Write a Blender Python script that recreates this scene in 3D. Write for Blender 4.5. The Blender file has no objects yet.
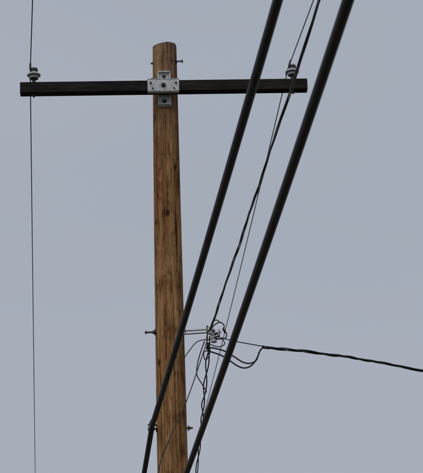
import bpy, bmesh, math, random
from mathutils import Matrix, Vector, noise
random.seed(4)
S=bpy.context.scene
S.view_settings.view_transform='Standard'; S.view_settings.look='None'
S.view_settings.exposure=0; S.view_settings.gamma=1

# ---------------------------------------------------------------- materials
def newmat(name):
    m=bpy.data.materials.new(name); m.use_nodes=True
    nt=m.node_tree; return m,nt,nt.nodes['Principled BSDF']
def N(nt,t,**kw):
    n=nt.nodes.new(t)
    for k,v in kw.items(): setattr(n,k,v)
    return n
def noise_tex(nt,vec,scale,detail=6,rough=.6,dist=0):
    n=N(nt,'ShaderNodeTexNoise'); n.inputs['Scale'].default_value=scale
    n.inputs['Detail'].default_value=detail; n.inputs['Roughness'].default_value=rough
    n.inputs['Distortion'].default_value=dist
    nt.links.new(vec,n.inputs['Vector']); return n
def ramp(nt,fac,stops):
    r=N(nt,'ShaderNodeValToRGB'); e=r.color_ramp.elements
    while len(e)<len(stops): e.new(.5)
    for i,(p,c) in enumerate(stops):
        e[i].position=p; e[i].color=(c[0],c[1],c[2],1)
    nt.links.new(fac,r.inputs[0]); return r
def mapping(nt,scale,src='Object'):
    tc=N(nt,'ShaderNodeTexCoord'); mp=N(nt,'ShaderNodeMapping')
    mp.inputs['Scale'].default_value=scale
    nt.links.new(tc.outputs[src],mp.inputs['Vector']); return mp.outputs[0]
def mixc(nt,fac,a,b,mode='MIX'):
    m=N(nt,'ShaderNodeMix',data_type='RGBA',blend_type=mode)
    if isinstance(fac,(int,float)): m.inputs[0].default_value=fac
    else: nt.links.new(fac,m.inputs[0])
    for i,s in ((6,a),(7,b)):
        if isinstance(s,tuple): m.inputs[i].default_value=(*s,1)
        else: nt.links.new(s,m.inputs[i])
    return m.outputs[2]

def wood_pole_mat():
    m,nt,b=newmat('weathered_pole_wood')
    v1=mapping(nt,(1,1,.03)); v2=mapping(nt,(1,1,.07)); v3=mapping(nt,(1,1,.30)); v5=mapping(nt,(1,1,.018)); v6=mapping(nt,(1,1,.6))
    n1=noise_tex(nt,v1,75,8,.72,.2)    # fine long grain
    n2=noise_tex(nt,v2,15,5,.62,.4)    # broad streaks
    n3=noise_tex(nt,v3,15,8,.74,.5)    # stains
    n4=noise_tex(nt,v5,42,4,.6,.25)    # long drying checks
    n5=noise_tex(nt,v6,38,7,.78,.4)    # scuffs, gaff marks
    base=ramp(nt,n2.outputs[0],[(.30,(.17,.070,.026)),(.45,(.35,.170,.068)),(.60,(.47,.260,.112)),(.74,(.56,.36,.18))])
    grain=ramp(nt,n1.outputs[0],[(.34,(.34,.29,.25)),(.50,(.95,.94,.92)),(.68,(1.3,1.27,1.22))])
    c=mixc(nt,.9,base.outputs[0],grain.outputs[0],'MULTIPLY')
    st=ramp(nt,n3.outputs[0],[(.37,(.24,.19,.16)),(.45,(.62,.56,.50)),(.52,(1,1,1)),(1,(1.1,1.1,1.1))])
    c=mixc(nt,.85,c,st.outputs[0],'MULTIPLY')
    sc=ramp(nt,n5.outputs[0],[(.34,(.24,.20,.17)),(.42,(.95,.95,.95)),(.60,(1,1,1)),(.70,(1.5,1.5,1.5))])
    c=mixc(nt,.8,c,sc.outputs[0],'MULTIPLY')
    ck=ramp(nt,n4.outputs[0],[(.345,(.07,.05,.04)),(.375,(1,1,1))])
    c=mixc(nt,.9,c,ck.outputs[0],'MULTIPLY')
    vo=N(nt,'ShaderNodeTexVoronoi'); vo.inputs['Scale'].default_value=4.6
    vv=mapping(nt,(1.4,1.4,.8)); nt.links.new(vv,vo.inputs['Vector'])
    kn=ramp(nt,vo.outputs['Distance'],[(.06,(.12,.07,.045)),(.15,(1,1,1))])
    c=mixc(nt,.9,c,kn.outputs[0],'MULTIPLY')
    # grey weathering towards the top of the pole
    tc=N(nt,'ShaderNodeTexCoord'); sp=N(nt,'ShaderNodeSeparateXYZ'); nt.links.new(tc.outputs['Object'],sp.inputs[0])
    mr=N(nt,'ShaderNodeMapRange'); mr.inputs[1].default_value=7.9; mr.inputs[2].default_value=9.08; mr.inputs[3].default_value=.03; mr.inputs[4].default_value=.5
    nt.links.new(sp.outputs[2],mr.inputs[0])
    wg=ramp(nt,n1.outputs[0],[(.34,(.08,.055,.04)),(.52,(.25,.18,.125)),(.68,(.38,.30,.22))])
    wg2=mixc(nt,.8,wg.outputs[0],sc.outputs[0],'MULTIPLY')
    c=mixc(nt,mr.outputs[0],c,wg2)
    mr2=N(nt,'ShaderNodeMapRange'); mr2.inputs[1].default_value=8.99; mr2.inputs[2].default_value=9.055; mr2.inputs[3].default_value=0; mr2.inputs[4].default_value=.5
    nt.links.new(sp.outputs[2],mr2.inputs[0]); c=mixc(nt,mr2.outputs[0],c,(.09,.075,.06))
    nt.links.new(c,b.inputs['Base Color'])
    b.inputs['Roughness'].default_value=.9; b.inputs['Specular IOR Level'].default_value=.12
    ad=N(nt,'ShaderNodeMath',operation='ADD'); nt.links.new(n1.outputs[0],ad.inputs[0]); nt.links.new(ck.outputs[0],ad.inputs[1])
    bp=N(nt,'ShaderNodeBump'); bp.inputs['Strength'].default_value=.8; bp.inputs['Distance'].default_value=.007
    nt.links.new(ad.outputs[0],bp.inputs['Height']); nt.links.new(bp.outputs[0],b.inputs['Normal'])
    return m
def arm_mat():
    m,nt,b=newmat('dark_treated_arm_wood')
    v=mapping(nt,(.06,1,1)); n=noise_tex(nt,v,60,7,.65,.2)
    v2=mapping(nt,(.4,1,1)); n2=noise_tex(nt,v2,9,5,.6,.4)
    r=ramp(nt,n.outputs[0],[(.35,(.010,.009,.008)),(.55,(.024,.020,.018)),(.75,(.050,.040,.034))])
    r2=ramp(nt,n2.outputs[0],[(.35,(.7,.7,.72)),(.65,(1.3,1.2,1.1))])
    c=mixc(nt,1,r.outputs[0],r2.outputs[0],'MULTIPLY'); nt.links.new(c,b.inputs['Base Color'])
    b.inputs['Roughness'].default_value=.85; b.inputs['Specular IOR Level'].default_value=.15
    bp=N(nt,'ShaderNodeBump'); bp.inputs['Strength'].default_value=.5; bp.inputs['Distance'].default_value=.003
    nt.links.new(n.outputs[0],bp.inputs['Height']); nt.links.new(bp.outputs[0],b.inputs['Normal'])
    return m
def simple(name,ca,cb,scale,rough,metal=0,spec=.5,bump=0):
    m,nt,b=newmat(name); v=mapping(nt,(1,1,1)); n=noise_tex(nt,v,scale,6,.65)
    r=ramp(nt,n.outputs[0],[(.35,ca),(.65,cb)]); nt.links.new(r.outputs[0],b.inputs['Base Color'])
    b.inputs['Roughness'].default_value=rough; b.inputs['Metallic'].default_value=metal
    b.inputs['Specular IOR Level'].default_value=spec
    if bump:
        bp=N(nt,'ShaderNodeBump'); bp.inputs['Strength'].default_value=bump; bp.inputs['Distance'].default_value=.002
        nt.links.new(n.outputs[0],bp.inputs['Height']); nt.links.new(bp.outputs[0],b.inputs['Normal'])
    return m
M_pole=wood_pole_mat(); M_arm=arm_mat()
M_galv=simple('galvanised_steel',(.40,.42,.42),(.66,.68,.67),40,.55,.25,.5,.2)
M_dark=simple('weathered_steel',(.045,.04,.036),(.12,.11,.10),60,.6,.4)
M_porc=simple('grey_porcelain',(.38,.40,.42),(.52,.54,.56),20,.25,0,.5)
M_rub=simple('black_cable_jacket',(.011,.010,.0105),(.023,.021,.022),9,.6,0,.3,.1)
M_ins=simple('black_insulated_wire',(.010,.010,.010),(.020,.019,.020),30,.5,0,.3)
M_alu=simple('dull_aluminium_wire',(.07,.07,.075),(.14,.14,.15),40,.6,.3)
M_aluL=simple('pale_bare_wire',(.16,.17,.18),(.26,.27,.28),40,.6,.4)
M_wireD=simple('dark_line_wire',(.035,.035,.037),(.07,.07,.075),40,.6,.2)

# ---------------------------------------------------------------- mesh helpers
def obj(name,bm,mat,parent=None,smooth=True):
    me=bpy.data.meshes.new(name); bmesh.ops.recalc_face_normals(bm,faces=bm.faces); bm.to_mesh(me); bm.free()
    o=bpy.data.objects.new(name,me); S.collection.objects.link(o); me.materials.append(mat)
    if smooth:
        for p in me.polygons: p.use_smooth=True
    if parent: o.parent=parent; o.matrix_parent_inverse=parent.matrix_world.inverted()
    return o
def empty(name,loc):
    e=bpy.data.objects.new(name,None); e.location=loc; e.empty_display_size=.2; S.collection.objects.link(e)
    e.matrix_world=Matrix.Translation(loc); return e
def tube(bm,pts,r,seg=8,closed=False):
    pts=[Vector(p) for p in pts]; n=len(pts); rings=[]
    up=Vector((0,0,1)); prev=None
    for i,p in enumerate(pts):
        t=(pts[min(i+1,n-1)]-pts[max(i-1,0)]).normalized()
        if prev is None:
            a=up if abs(t.dot(up))<.9 else Vector((1,0,0)); u=(a-t*a.dot(t)).normalized()
        else: u=(prev-t*prev.dot(t)).normalized()
        prev=u; w=t.cross(u); rr=r[i] if isinstance(r,list) else r
        rings.append([bm.verts.new(p+(u*math.cos(k*math.tau/seg)+w*math.sin(k*math.tau/seg))*rr) for k in range(seg)])
    for a,b in zip(rings,rings[1:]):
        for k in range(seg): bm.faces.new((a[k],a[(k+1)%seg],b[(k+1)%seg],b[k]))
    bm.faces.new(rings[0][::-1]); bm.faces.new(rings[-1])
def spline(pts,per=10):
    P=[Vector(p) for p in pts]; P=[P[0]*2-P[1]]+P+[P[-1]*2-P[-2]]; out=[]
    for i in range(1,len(P)-2):
        for k in range(per):
            t=k/per; a,b,c,d=P[i-1:i+3]
            out.append(.5*((2*b)+(c-a)*t+(2*a-5*b+4*c-d)*t*t+(3*b-a-3*c+d)*t**3))
    out.append(P[-2]); return out
def cyl(bm,a,b,r,seg=16): tube(bm,[a,b],r,seg)
def lathe(bm,c,prof,seg=40,axis=None):
    rings=[]
    for r,z in prof:
        rings.append([bm.verts.new(Vector(c)+Vector((r*math.cos(k*math.tau/seg),r*math.sin(k*math.tau/seg),z))) for k in range(seg)])
    for a,b in zip(rings,rings[1:]):
        for k in range(seg): bm.faces.new((a[k],a[(k+1)%seg],b[(k+1)%seg],b[k]))
    bm.faces.new(rings[0][::-1]); bm.faces.new(rings[-1])
def box(bm,c,size,bev=.004,rot=None,seg=2):
    t=bmesh.new(); bmesh.ops.create_cube(t,size=1)
    bmesh.ops.scale(t,vec=size,verts=t.verts)
    if bev: bmesh.ops.bevel(t,geom=list(t.edges),offset=bev,segments=seg,affect='EDGES')
    bmesh.ops.translate(t,vec=c,verts=t.verts)
    me=bpy.data.meshes.new('tmp'); t.to_mesh(me); t.free(); bm.from_mesh(me); bpy.data.meshes.remove(me)

# ---------------------------------------------------------------- utility pole
PX,PY=-.356,17.2; TOP=9.06
up=empty('utility_pole',Vector((PX,PY,0)))
bm=bmesh.new(); seg=128; rings=[]
def prad(z):
    return .1015+(TOP-z)*.0055
zs=[i*.04-.3 for i in range(int((TOP+.28)/.04))]+[TOP-.012,TOP-.004,TOP]
zs=sorted(zs)
for z in zs:
    r=prad(z); ring=[]
    if z>TOP-.005: r-=.002
    if z==TOP: r-=.004
    for k in range(seg):
        a=k*math.tau/seg; ca,sa=math.cos(a),math.sin(a)
        d=noise.noise(Vector((ca*1.8,sa*1.8,z*.35)))*.0035
        d+=noise.noise(Vector((ca*9,sa*9,z*.5+7)))*.0022
        d+=noise.noise(Vector((ca*26,sa*26,z*1.1+3)))*.0012
        # long drying checks cut into the surface
        q=abs(noise.noise(Vector((ca*6+3,sa*6,z*.22+11))))
        d-=max(0,.035-q)/.035*.0045
        zz=z
        if z>=TOP-.004: zz=z+.010*math.sin(a+1.3)+noise.noise(Vector((ca*3,sa*3,1)))*.006
        ring.append(bm.verts.new(((r+d)*ca+noise.noise(Vector((0,3,z*.25)))*.008,(r+d)*sa,zz)))
    rings.append(ring)
for a,b in zip(rings,rings[1:]):
    for k in range(seg): bm.faces.new((a[k],a[(k+1)%seg],b[(k+1)%seg],b[k]))
bm.faces.new(rings[-1]); bm.faces.new(rings[0][::-1])
o=obj('shaft',bm,M_pole,None); o.location=(PX,PY,0); o.parent=up; o.matrix_parent_inverse=Matrix.Translation((-PX,-PY,0))

# crossarm
AZ=math.radians(2.2); RA=Matrix.Rotation(AZ,4,'Z')
AC=Vector((PX-.012,17.035,8.618)); ax=Vector((math.cos(AZ),math.sin(AZ),0)); fr=Vector((math.sin(AZ),-math.cos(AZ),0))
x0,x1=-1.553,.832
L=(x1-x0)/ax.x; cx=(x0+x1)/2
armc=Vector((cx,AC.y+(cx-AC.x)*math.tan(AZ),AC.z))
bm=bmesh.new(); box(bm,(0,0,0),(L,.093,.094),.0035)
o=obj('crossarm',bm,M_arm,None,False); o.matrix_world=Matrix.Translation(armc)@RA
o.parent=up; o.matrix_parent_inverse=up.matrix_world.inverted()
def onarm(x,dz=0,df=0):
    p=AC+ax*((x-AC.x)/ax.x)+fr*df; p.z=AC.z+dz; return p

# mounting hardware
bm=bmesh.new()
g=Vector((PX,PY-prad(8.6)-.008,0))
box(bm,(PX-.002,g.y-.004,8.625),(.112,.010,.315),.003)
for s in (-1,1): box(bm,(PX-.002+s*.048,g.y-.014,8.625),(.010,.022,.305),.003)
box(bm,(PX-.002,g.y-.016,8.772),(.104,.030,.012),.003)
box(bm,(PX-.002,g.y-.016,8.482),(.104,.026,.010),.003)
obj('gain_bracket',bm,M_galv,up,False)
bm=bmesh.new()
pf=onarm(PX-.010,.0,.0465)
box(bm,(0,0,0),(.262,.007,.104),.003)
for s in (-1,1):
    box(bm,(0,.018,s*.0545),(.262,.046,.006),.002)
bmesh.ops.transform(bm,matrix=Matrix.Translation(pf+fr*.006)@RA,verts=bm.verts)
obj('face_plate',bm,M_galv,up,False)
bm=bmesh.new()
def hexbolt(p,d,r=.017,washer=.026,stick=.02):
    p=Vector(p); d=Vector(d)
    tube(bm,[p,p+d*.004],washer,4 if washer>.025 else 14)
    tube(bm,[p+d*.004,p+d*.018],r,6)
    tube(bm,[p+d*.018,p+d*(.018+stick)],r*.5,10)
hexbolt(pf+fr*.0095,fr,.014,.021,.018)
for s in (-1,1):
    hexbolt(pf+fr*.0095+ax*s*.105+Vector((0,0,.018)),fr,.006,.009,.003)
    hexbolt(pf+fr*.0095+ax*s*.088+Vector((0,0,-.03)),fr,.005,.007,.002)
hexbolt((PX-.004,g.y-.009,8.515),(0,-1,0),.013,.020,.02)
hexbolt((PX-.004,g.y-.009,8.735),(0,-1,0),.010,.015,.012)
obj('arm_bolts',bm,M_dark,up,False)

bm=bmesh.new()
z=8.905
cyl(bm,(PX+.09,PY-.03,z),(PX+.15,PY-.034,z+.002),.007,10)
tube(bm,[(PX+.146,PY-.034,z),(PX+.157,PY-.034,z)],.016,6)
tube(bm,[(PX+.100,PY-.03,z),(PX+.106,PY-.03,z)],.022,14)
cyl(bm,(PX-.09,PY-.03,z-.01),(PX-.114,PY-.03,z-.01),.009,8)
cyl(bm,(PX+.055,PY-.07,z-.005),(PX+.062,PY-.098,z-.005),.012,8)
cyl(bm,(PX-.09,PY-.02,8.76),(PX-.112,PY-.025,8.76),.006,8)
obj('top_bolt',bm,M_dark,up,False)

# pin insulators
def insulator(x,i):
    p=onarm(x,.047)
    bm=bmesh.new()
    tube(bm,[p,p+Vector((0,0,.008))],.026,16); tube(bm,[p+Vector((0,0,.008)),p+Vector((0,0,.03))],.015,6)
    cyl(bm,p-Vector((0,0,.118)),p+Vector((0,0,.11)),.0095,12)
    tube(bm,[p-Vector((0,0,.096)),p-Vector((0,0,.106))],.018,6)
    obj('insulator_pin_%d'%i,bm,M_dark,up,False)
    bm=bmesh.new()
    prof=[(.012,.062),(.030,.064),(.034,.046),(.0375,.045),(.040,.060),(.036,.072),(.030,.078),(.044,.076),(.0545,.072),(.0575,.076),(.055,.086),(.044,.096),(.031,.103),(.026,.110),(.0245,.119),(.028,.127),(.031,.133),(.030,.141),(.022,.149),(.010,.152)]
    lathe(bm,p,prof)
    obj('insulator_%d'%i,bm,M_porc,up)
    top=p+Vector((0,0,.119))
    bm=bmesh.new()
    for dz in (-.005,.003,.010):
        ring=[top+Vector((math.cos(a)*.0295,math.sin(a)*.0295,dz+.002*math.sin(a*2))) for a in [k*math.tau/24 for k in range(25)]]
        tube(bm,ring,.0045,6)
    obj('tie_wire_%d'%i,bm,M_wireD,up)
    return top
tL=insulator(-1.440,1); tR=insulator(.712,2)

# ---------------------------------------------------------------- overhead lines
def span(A,slope,sag,length,far,step=.5,Ls=42):
    """sagging span leaving point A; far=+1 away along the line, -1 back the other way"""
    pts=[]; n=int(length/step); h=Vector((-slope*far,far,0)).normalized()
    for i in range(n+1):
        s=i*step; q=Vector(A)+h*s; q.z-=4*sag*(s/Ls)*(1-s/Ls); pts.append(q)
    return pts
def line(A,sn,sf,sagn,sagf,ln=34,lf=42,**k):
    return span(A,sn,sagn,ln,-1,**k)[::-1]+span(A,sf,sagf,lf,1,**k)[1:]
def tie(bm,A,sn,r):
    for sg in (-1,1):
        pts=[]
        for i in range(70):
            t=i/69; y=sg*(.03+.13*t); a=t*math.tau*6
            pts.append(A+Vector((-sn*y+math.cos(a)*r,y,math.sin(a)*r)))
        tube(bm,pts,.003,5)

for nm,T,sn,mat,off in (('power_line',tL,.098,M_wireD,-.030),('power_line.001',tR,.103,M_alu,-.030)):
    A=T+Vector((off,0,.0))
    bm=bmesh.new(); tube(bm,line(A,sn,.0815,.55,.55),.0044,8); tie(bm,A,.09,.0062)
    obj(nm,bm,mat)

# heavy telephone cables
c1=Vector((-.512,17.06,5.74)); c2=Vector((-.285,16.99,5.24))
for nm,A,sn in (('telephone_cable',c1,.0932),('telephone_cable.001',c2,.0812)):
    bm=bmesh.new(); tube(bm,line(A,sn,.083,.5,.5,step=.35),.0216,24)
    obj(nm,bm,M_rub)

bm=bmesh.new()
def clamp(A,side,bz):
    cyl(bm,(PX+side*.19,PY-.02,bz),(PX-side*.165,PY-.02,bz),.008,12)
    tube(bm,[(PX-side*.126,PY-.02,bz),(PX-side*.132,PY-.02,bz)],.026,4)
    tube(bm,[(PX-side*.132,PY-.02,bz),(PX-side*.145,PY-.02,bz)],.015,6)
    tube(bm,[(PX+side*.124,PY-.02,bz),(PX+side*.130,PY-.02,bz)],.026,4)
    tube(bm,[(PX+side*.180,PY-.02,bz),(PX+side*.193,PY-.02,bz)],.016,6)
clamp(c1,-1,5.745)
box(bm,(c1.x,c1.y+.02,c1.z+.012),(.028,.15,.062),.006)
box(bm,(c1.x-.016,c1.y+.02,c1.z+.010),(.012,.11,.035),.004)
cyl(bm,(c1.x-.035,c1.y+.02,c1.z+.014),(c1.x+.04,c1.y+.02,c1.z+.014),.008,10)
cyl(bm,(c2.x,PY-.10,5.27),(c2.x,c2.y-.05,5.27),.008,10)
box(bm,(c2.x,c2.y,c2.z+.01),(.03,.13,.06),.006)
obj('cable_clamps',bm,M_dark,up,False)

# ---------------------------------------------------------------- secondary rack
O=Vector((-.018,17.12,6.487))
def Q(x,z,y=0): return O+Vector((x/100,y/100,z/100))
BZ=6.548
bm=bmesh.new()
cyl(bm,(PX-.205,PY-.03,BZ-.004),(PX-.1,PY-.03,BZ-.004),.008,12)
tube(bm,[(PX-.118,PY-.03,BZ-.004),(PX-.126,PY-.03,BZ-.004)],.028,4)
tube(bm,[(PX-.126,PY-.03,BZ-.004),(PX-.142,PY-.03,BZ-.004)],.016,6)
tube(bm,[(PX-.188,PY-.03,BZ-.004),(PX-.200,PY-.03,BZ-.004)],.014,6)
cyl(bm,(PX+.1,PY-.05,BZ-.035),(PX+.33,PY-.06,BZ-.028),.005,10)
tube(bm,[(PX+.30,PY-.062,BZ+.03),(PX+.30,PY-.062,BZ-.10)],.006,8)
tube(bm,[(PX+.30,PY-.062,BZ-.085),(PX+.39,PY-.062,BZ-.087)],.005,8)
tube(bm,[(PX+.33,PY-.06,BZ-.02),(PX+.36,PY-.07,BZ-.02)],.016,6)
obj('secondary_bolt',bm,M_dark,up,False)
bm=bmesh.new()
cyl(bm,(PX+.1,PY-.03,BZ),(PX+.345,PY-.06,BZ+.002),.009,12)
tube(bm,[(PX+.118,PY-.03,BZ),(PX+.126,PY-.03,BZ)],.028,4)
box(bm,(PX+.325,PY-.062,BZ-.012),(.046,.030,.062),.005)
box(bm,(PX+.352,PY-.062,BZ-.050),(.026,.024,.050),.005)
obj('secondary_bracket',bm,M_galv,up,False)
bm=bmesh.new()
lathe(bm,(PX+.352,PY-.062,BZ-.085),[(.008,-.03),(.022,-.028),(.026,-.018),(.017,-.006),(.017,.004),(.026,.014),(.022,.024),(.008,.026)],24)
lathe(bm,Q(5.5,2.5),[(.004,-.032),(.010,-.028),(.012,.0),(.010,.028),(.004,.032)],16)
obj('spool_insulators',bm,M_porc,up)

def twisted(bm,path,r,rw,n=3,pitch=.34,seg=6,ph=0,wob=.25,var=.35):
    P=[Vector(p) for p in path]; d=[0]
    for a,b in zip(P,P[1:]): d.append(d[-1]+(b-a).length)
    step=pitch/14; m=int(d[-1]/step); res=[]; j=0
    for i in range(m+1):
        s=i*step
        while j<len(d)-2 and d[j+1]<s: j+=1
        t=(s-d[j])/max(1e-9,d[j+1]-d[j]); res.append(P[j].lerp(P[j+1],min(1,t)))
    for q in range(n):
        pts=[]
        for i,p in enumerate(res):
            t=(res[min(i+1,m)]-res[max(i-1,0)]).normalized()
            u=Vector((0,0,1)); u=(u-t*u.dot(t)); u=u.normalized() if u.length>1e-3 else Vector((1,0,0)); w=t.cross(u)
            a=i/14*math.tau+q*math.tau/n+ph+wob*math.sin(i*.05)+wob*math.sin(i*.173+1)
            k=rw*(1+var*math.sin(i*.031+q*2.1)+var*.6*math.sin(i*.11+q))
            pts.append(p+(u*math.cos(a)+w*math.sin(a))*k)
        tube(bm,pts,r,seg)

# secondary (triplex) line back over the viewer
TA=Vector((-.030,17.13,6.545))
bm=bmesh.new()
twisted(bm,span(TA,.0886,.5,32,-1,step=.4),.0046,.0044,2,1.7,8,wob=.9,var=.2)
obj('triplex_cable',bm,M_ins)
bm=bmesh.new(); twisted(bm,span(TA+Vector((.003,0,.003)),.0886,.5,32,-1,step=.4),.0036,.0062,1,1.7,8,ph=1.5,wob=.9)
obj('messenger_wire',bm,M_aluL)

# secondary line on towards the next pole (hangs beyond this one)
bm=bmesh.new()
twisted(bm,[Vector((-.045,17.14,6.49))]+span(Vector((-.05,17.25,6.42)),.045,.9,36,1,step=.4),.0055,.0088,2,.95,7,ph=1,wob=.7,var=.5)
obj('triplex_cable.001',bm,M_ins)
# jumper down across the face of the pole
bm=bmesh.new()
tube(bm,spline([(-.06,17.11,6.44),(-.13,17.06,6.22),(-.24,17.045,5.92),(-.36,17.04,5.66),(-.45,17.05,5.45),(-.50,17.08,5.2)],10),.0042,8)
tube(bm,spline([(-.06,17.12,6.46),(-.14,17.09,6.43),(-.20,17.08,6.36),(-.245,17.08,6.30)],8),.004,8)
obj('drop_wire',bm,M_wireD)

# service drop running off to the right with its drip loops
bm=bmesh.new()
main=spline([Q(0,0),Q(16,-4.8),Q(40,-10.3),Q(62,-13.8),Q(78,-15.8),Q(110,-21.3),Q(138,-27.2),Q(167.5,-34),Q(240,-50),Q(500,-98),Q(1400,-200)],14)
tube(bm,spline([Q(-2,1),Q(16,-4.6),Q(40,-10.0)],8),.0042,8)
body=[p for p in main if p.x>O.x+.39]
twisted(bm,body,.0056,.0066,3,.36,7,wob=1.0,var=.4)
tube(bm,spline([Q(42,-10.6),Q(38.6,-13),Q(36.4,-18),Q(33.5,-23),Q(29.5,-26.6),Q(24.5,-27.6),Q(19.5,-25.6),Q(14,-21.5),Q(8,-17.2),Q(1,-14.2),Q(-5,-12.2)],10),.0062,8)
tube(bm,spline([Q(41,-10.2,1),Q(37.5,-14.6,1),Q(35,-21,1),Q(30,-23.6,1),Q(24,-22.4,1),Q(17,-17.6,1),Q(10,-13,1),Q(3,-10.6,1),Q(-4,-9.2,1)],10),.0062,8)
obj('service_drop_cable',bm,M_ins)

bm=bmesh.new()   # pigtail splices hanging at the rack
tube(bm,spline([Q(-2,5),Q(3,9.5),Q(7,11),Q(10,8),Q(9,4.5),Q(11.5,2),Q(11,-2),Q(6,-3),Q(1,-1)],8),.005,7)
tube(bm,spline([Q(-4,3),Q(0,7),Q(1,11.5),Q(4,13),Q(7,10.5)],8),.0045,7)
tube(bm,spline([Q(-6,-4),Q(-9,-12),Q(-12,-22),Q(-13,-32),Q(-9,-40),Q(-5.5,-46,3)],8),.0045,7)
tube(bm,spline([Q(-4,-12),Q(-7,-14),Q(-6,-20),Q(-3,-17),Q(-2,-11),Q(-5,-6)],8),.0045,7)
tube(bm,spline([Q(4,0),Q(8,-3),Q(10,-7),Q(6,-9.5),Q(0,-8),Q(-3,-6)],8),.0042,7)
tube(bm,[Q(2,1),Q(7,3)],.009,10); tube(bm,[Q(-3,-6),Q(-4.5,-11)],.010,10); tube(bm,[Q(14,-4.2),Q(19,-5.6)],.008,10)
tube(bm,[Q(9.2,6),Q(10.8,2)],.009,10)
obj('splice_leads',bm,M_ins,up)

# ---------------------------------------------------------------- ground
bm=bmesh.new(); R=2500; n=60
vs=[[bm.verts.new(((i/n*2-1)**3*R,(j/n*2-1)**3*R+17,0)) for i in range(n+1)] for j in range(n+1)]
for j in range(n):
    for i in range(n): bm.faces.new((vs[j][i],vs[j][i+1],vs[j+1][i+1],vs[j+1][i]))
Mg=simple('dry_grass_ground',(.070,.068,.048),(.115,.105,.075),3,.95,0,.1,.6)
obj('ground',bm,Mg,None,False)

# ---------------------------------------------------------------- overcast sky
W=bpy.data.worlds.new('World'); S.world=W; W.use_nodes=True; nt=W.node_tree
bg=nt.nodes['Background']; bg.inputs['Strength'].default_value=.1
SE,SR=math.radians(52),math.radians(215)
sky=N(nt,'ShaderNodeTexSky'); sky.sky_type='NISHITA'; sky.sun_disc=False; sky.sun_elevation=SE; sky.sun_rotation=SR
sky.dust_density=4; sky.air_density=1
tc=N(nt,'ShaderNodeTexCoord'); mp=N(nt,'ShaderNodeMapping'); mp.inputs['Scale'].default_value=(1,1,2.2); nt.links.new(tc.outputs['Generated'],mp.inputs[0])
cn=noise_tex(nt,mp.outputs[0],3.2,4,.45,.3)
cl=ramp(nt,cn.outputs[0],[(.30,(.372,.407,.478)),(.70,(.400,.435,.502))])
m10=mixc(nt,1,cl.outputs[0],(10,10,10),'MULTIPLY')
mx=mixc(nt,.97,sky.outputs[0],m10); nt.links.new(mx,bg.inputs['Color'])
sun=bpy.data.lights.new('sun','SUN'); sun.energy=1.0; sun.angle=math.radians(40); sun.color=(1,.97,.92)
so=bpy.data.objects.new('sun',sun); S.collection.objects.link(so)
d=Vector((-math.sin(math.radians(35))*math.cos(SE),-math.cos(math.radians(35))*math.cos(SE),math.sin(SE)))
so.rotation_euler=d.to_track_quat('Z','Y').to_euler(); so.location=(-10,-10,30)

# ---------------------------------------------------------------- camera
cam=bpy.data.cameras.new('camera'); co=bpy.data.objects.new('camera',cam); S.collection.objects.link(co)
cam.sensor_fit='VERTICAL'; cam.sensor_height=36; cam.lens=2210/473*36
cam.clip_start=.1; cam.clip_end=6000
co.matrix_world=Matrix.Translation((0,0,1.6))@Matrix.Rotation(math.radians(108.5),4,'X')@Matrix.Rotation(math.radians(-1.6),4,'Z')
cam.dof.use_dof=True; cam.dof.focus_distance=18; cam.dof.aperture_fstop=14
S.camera=co
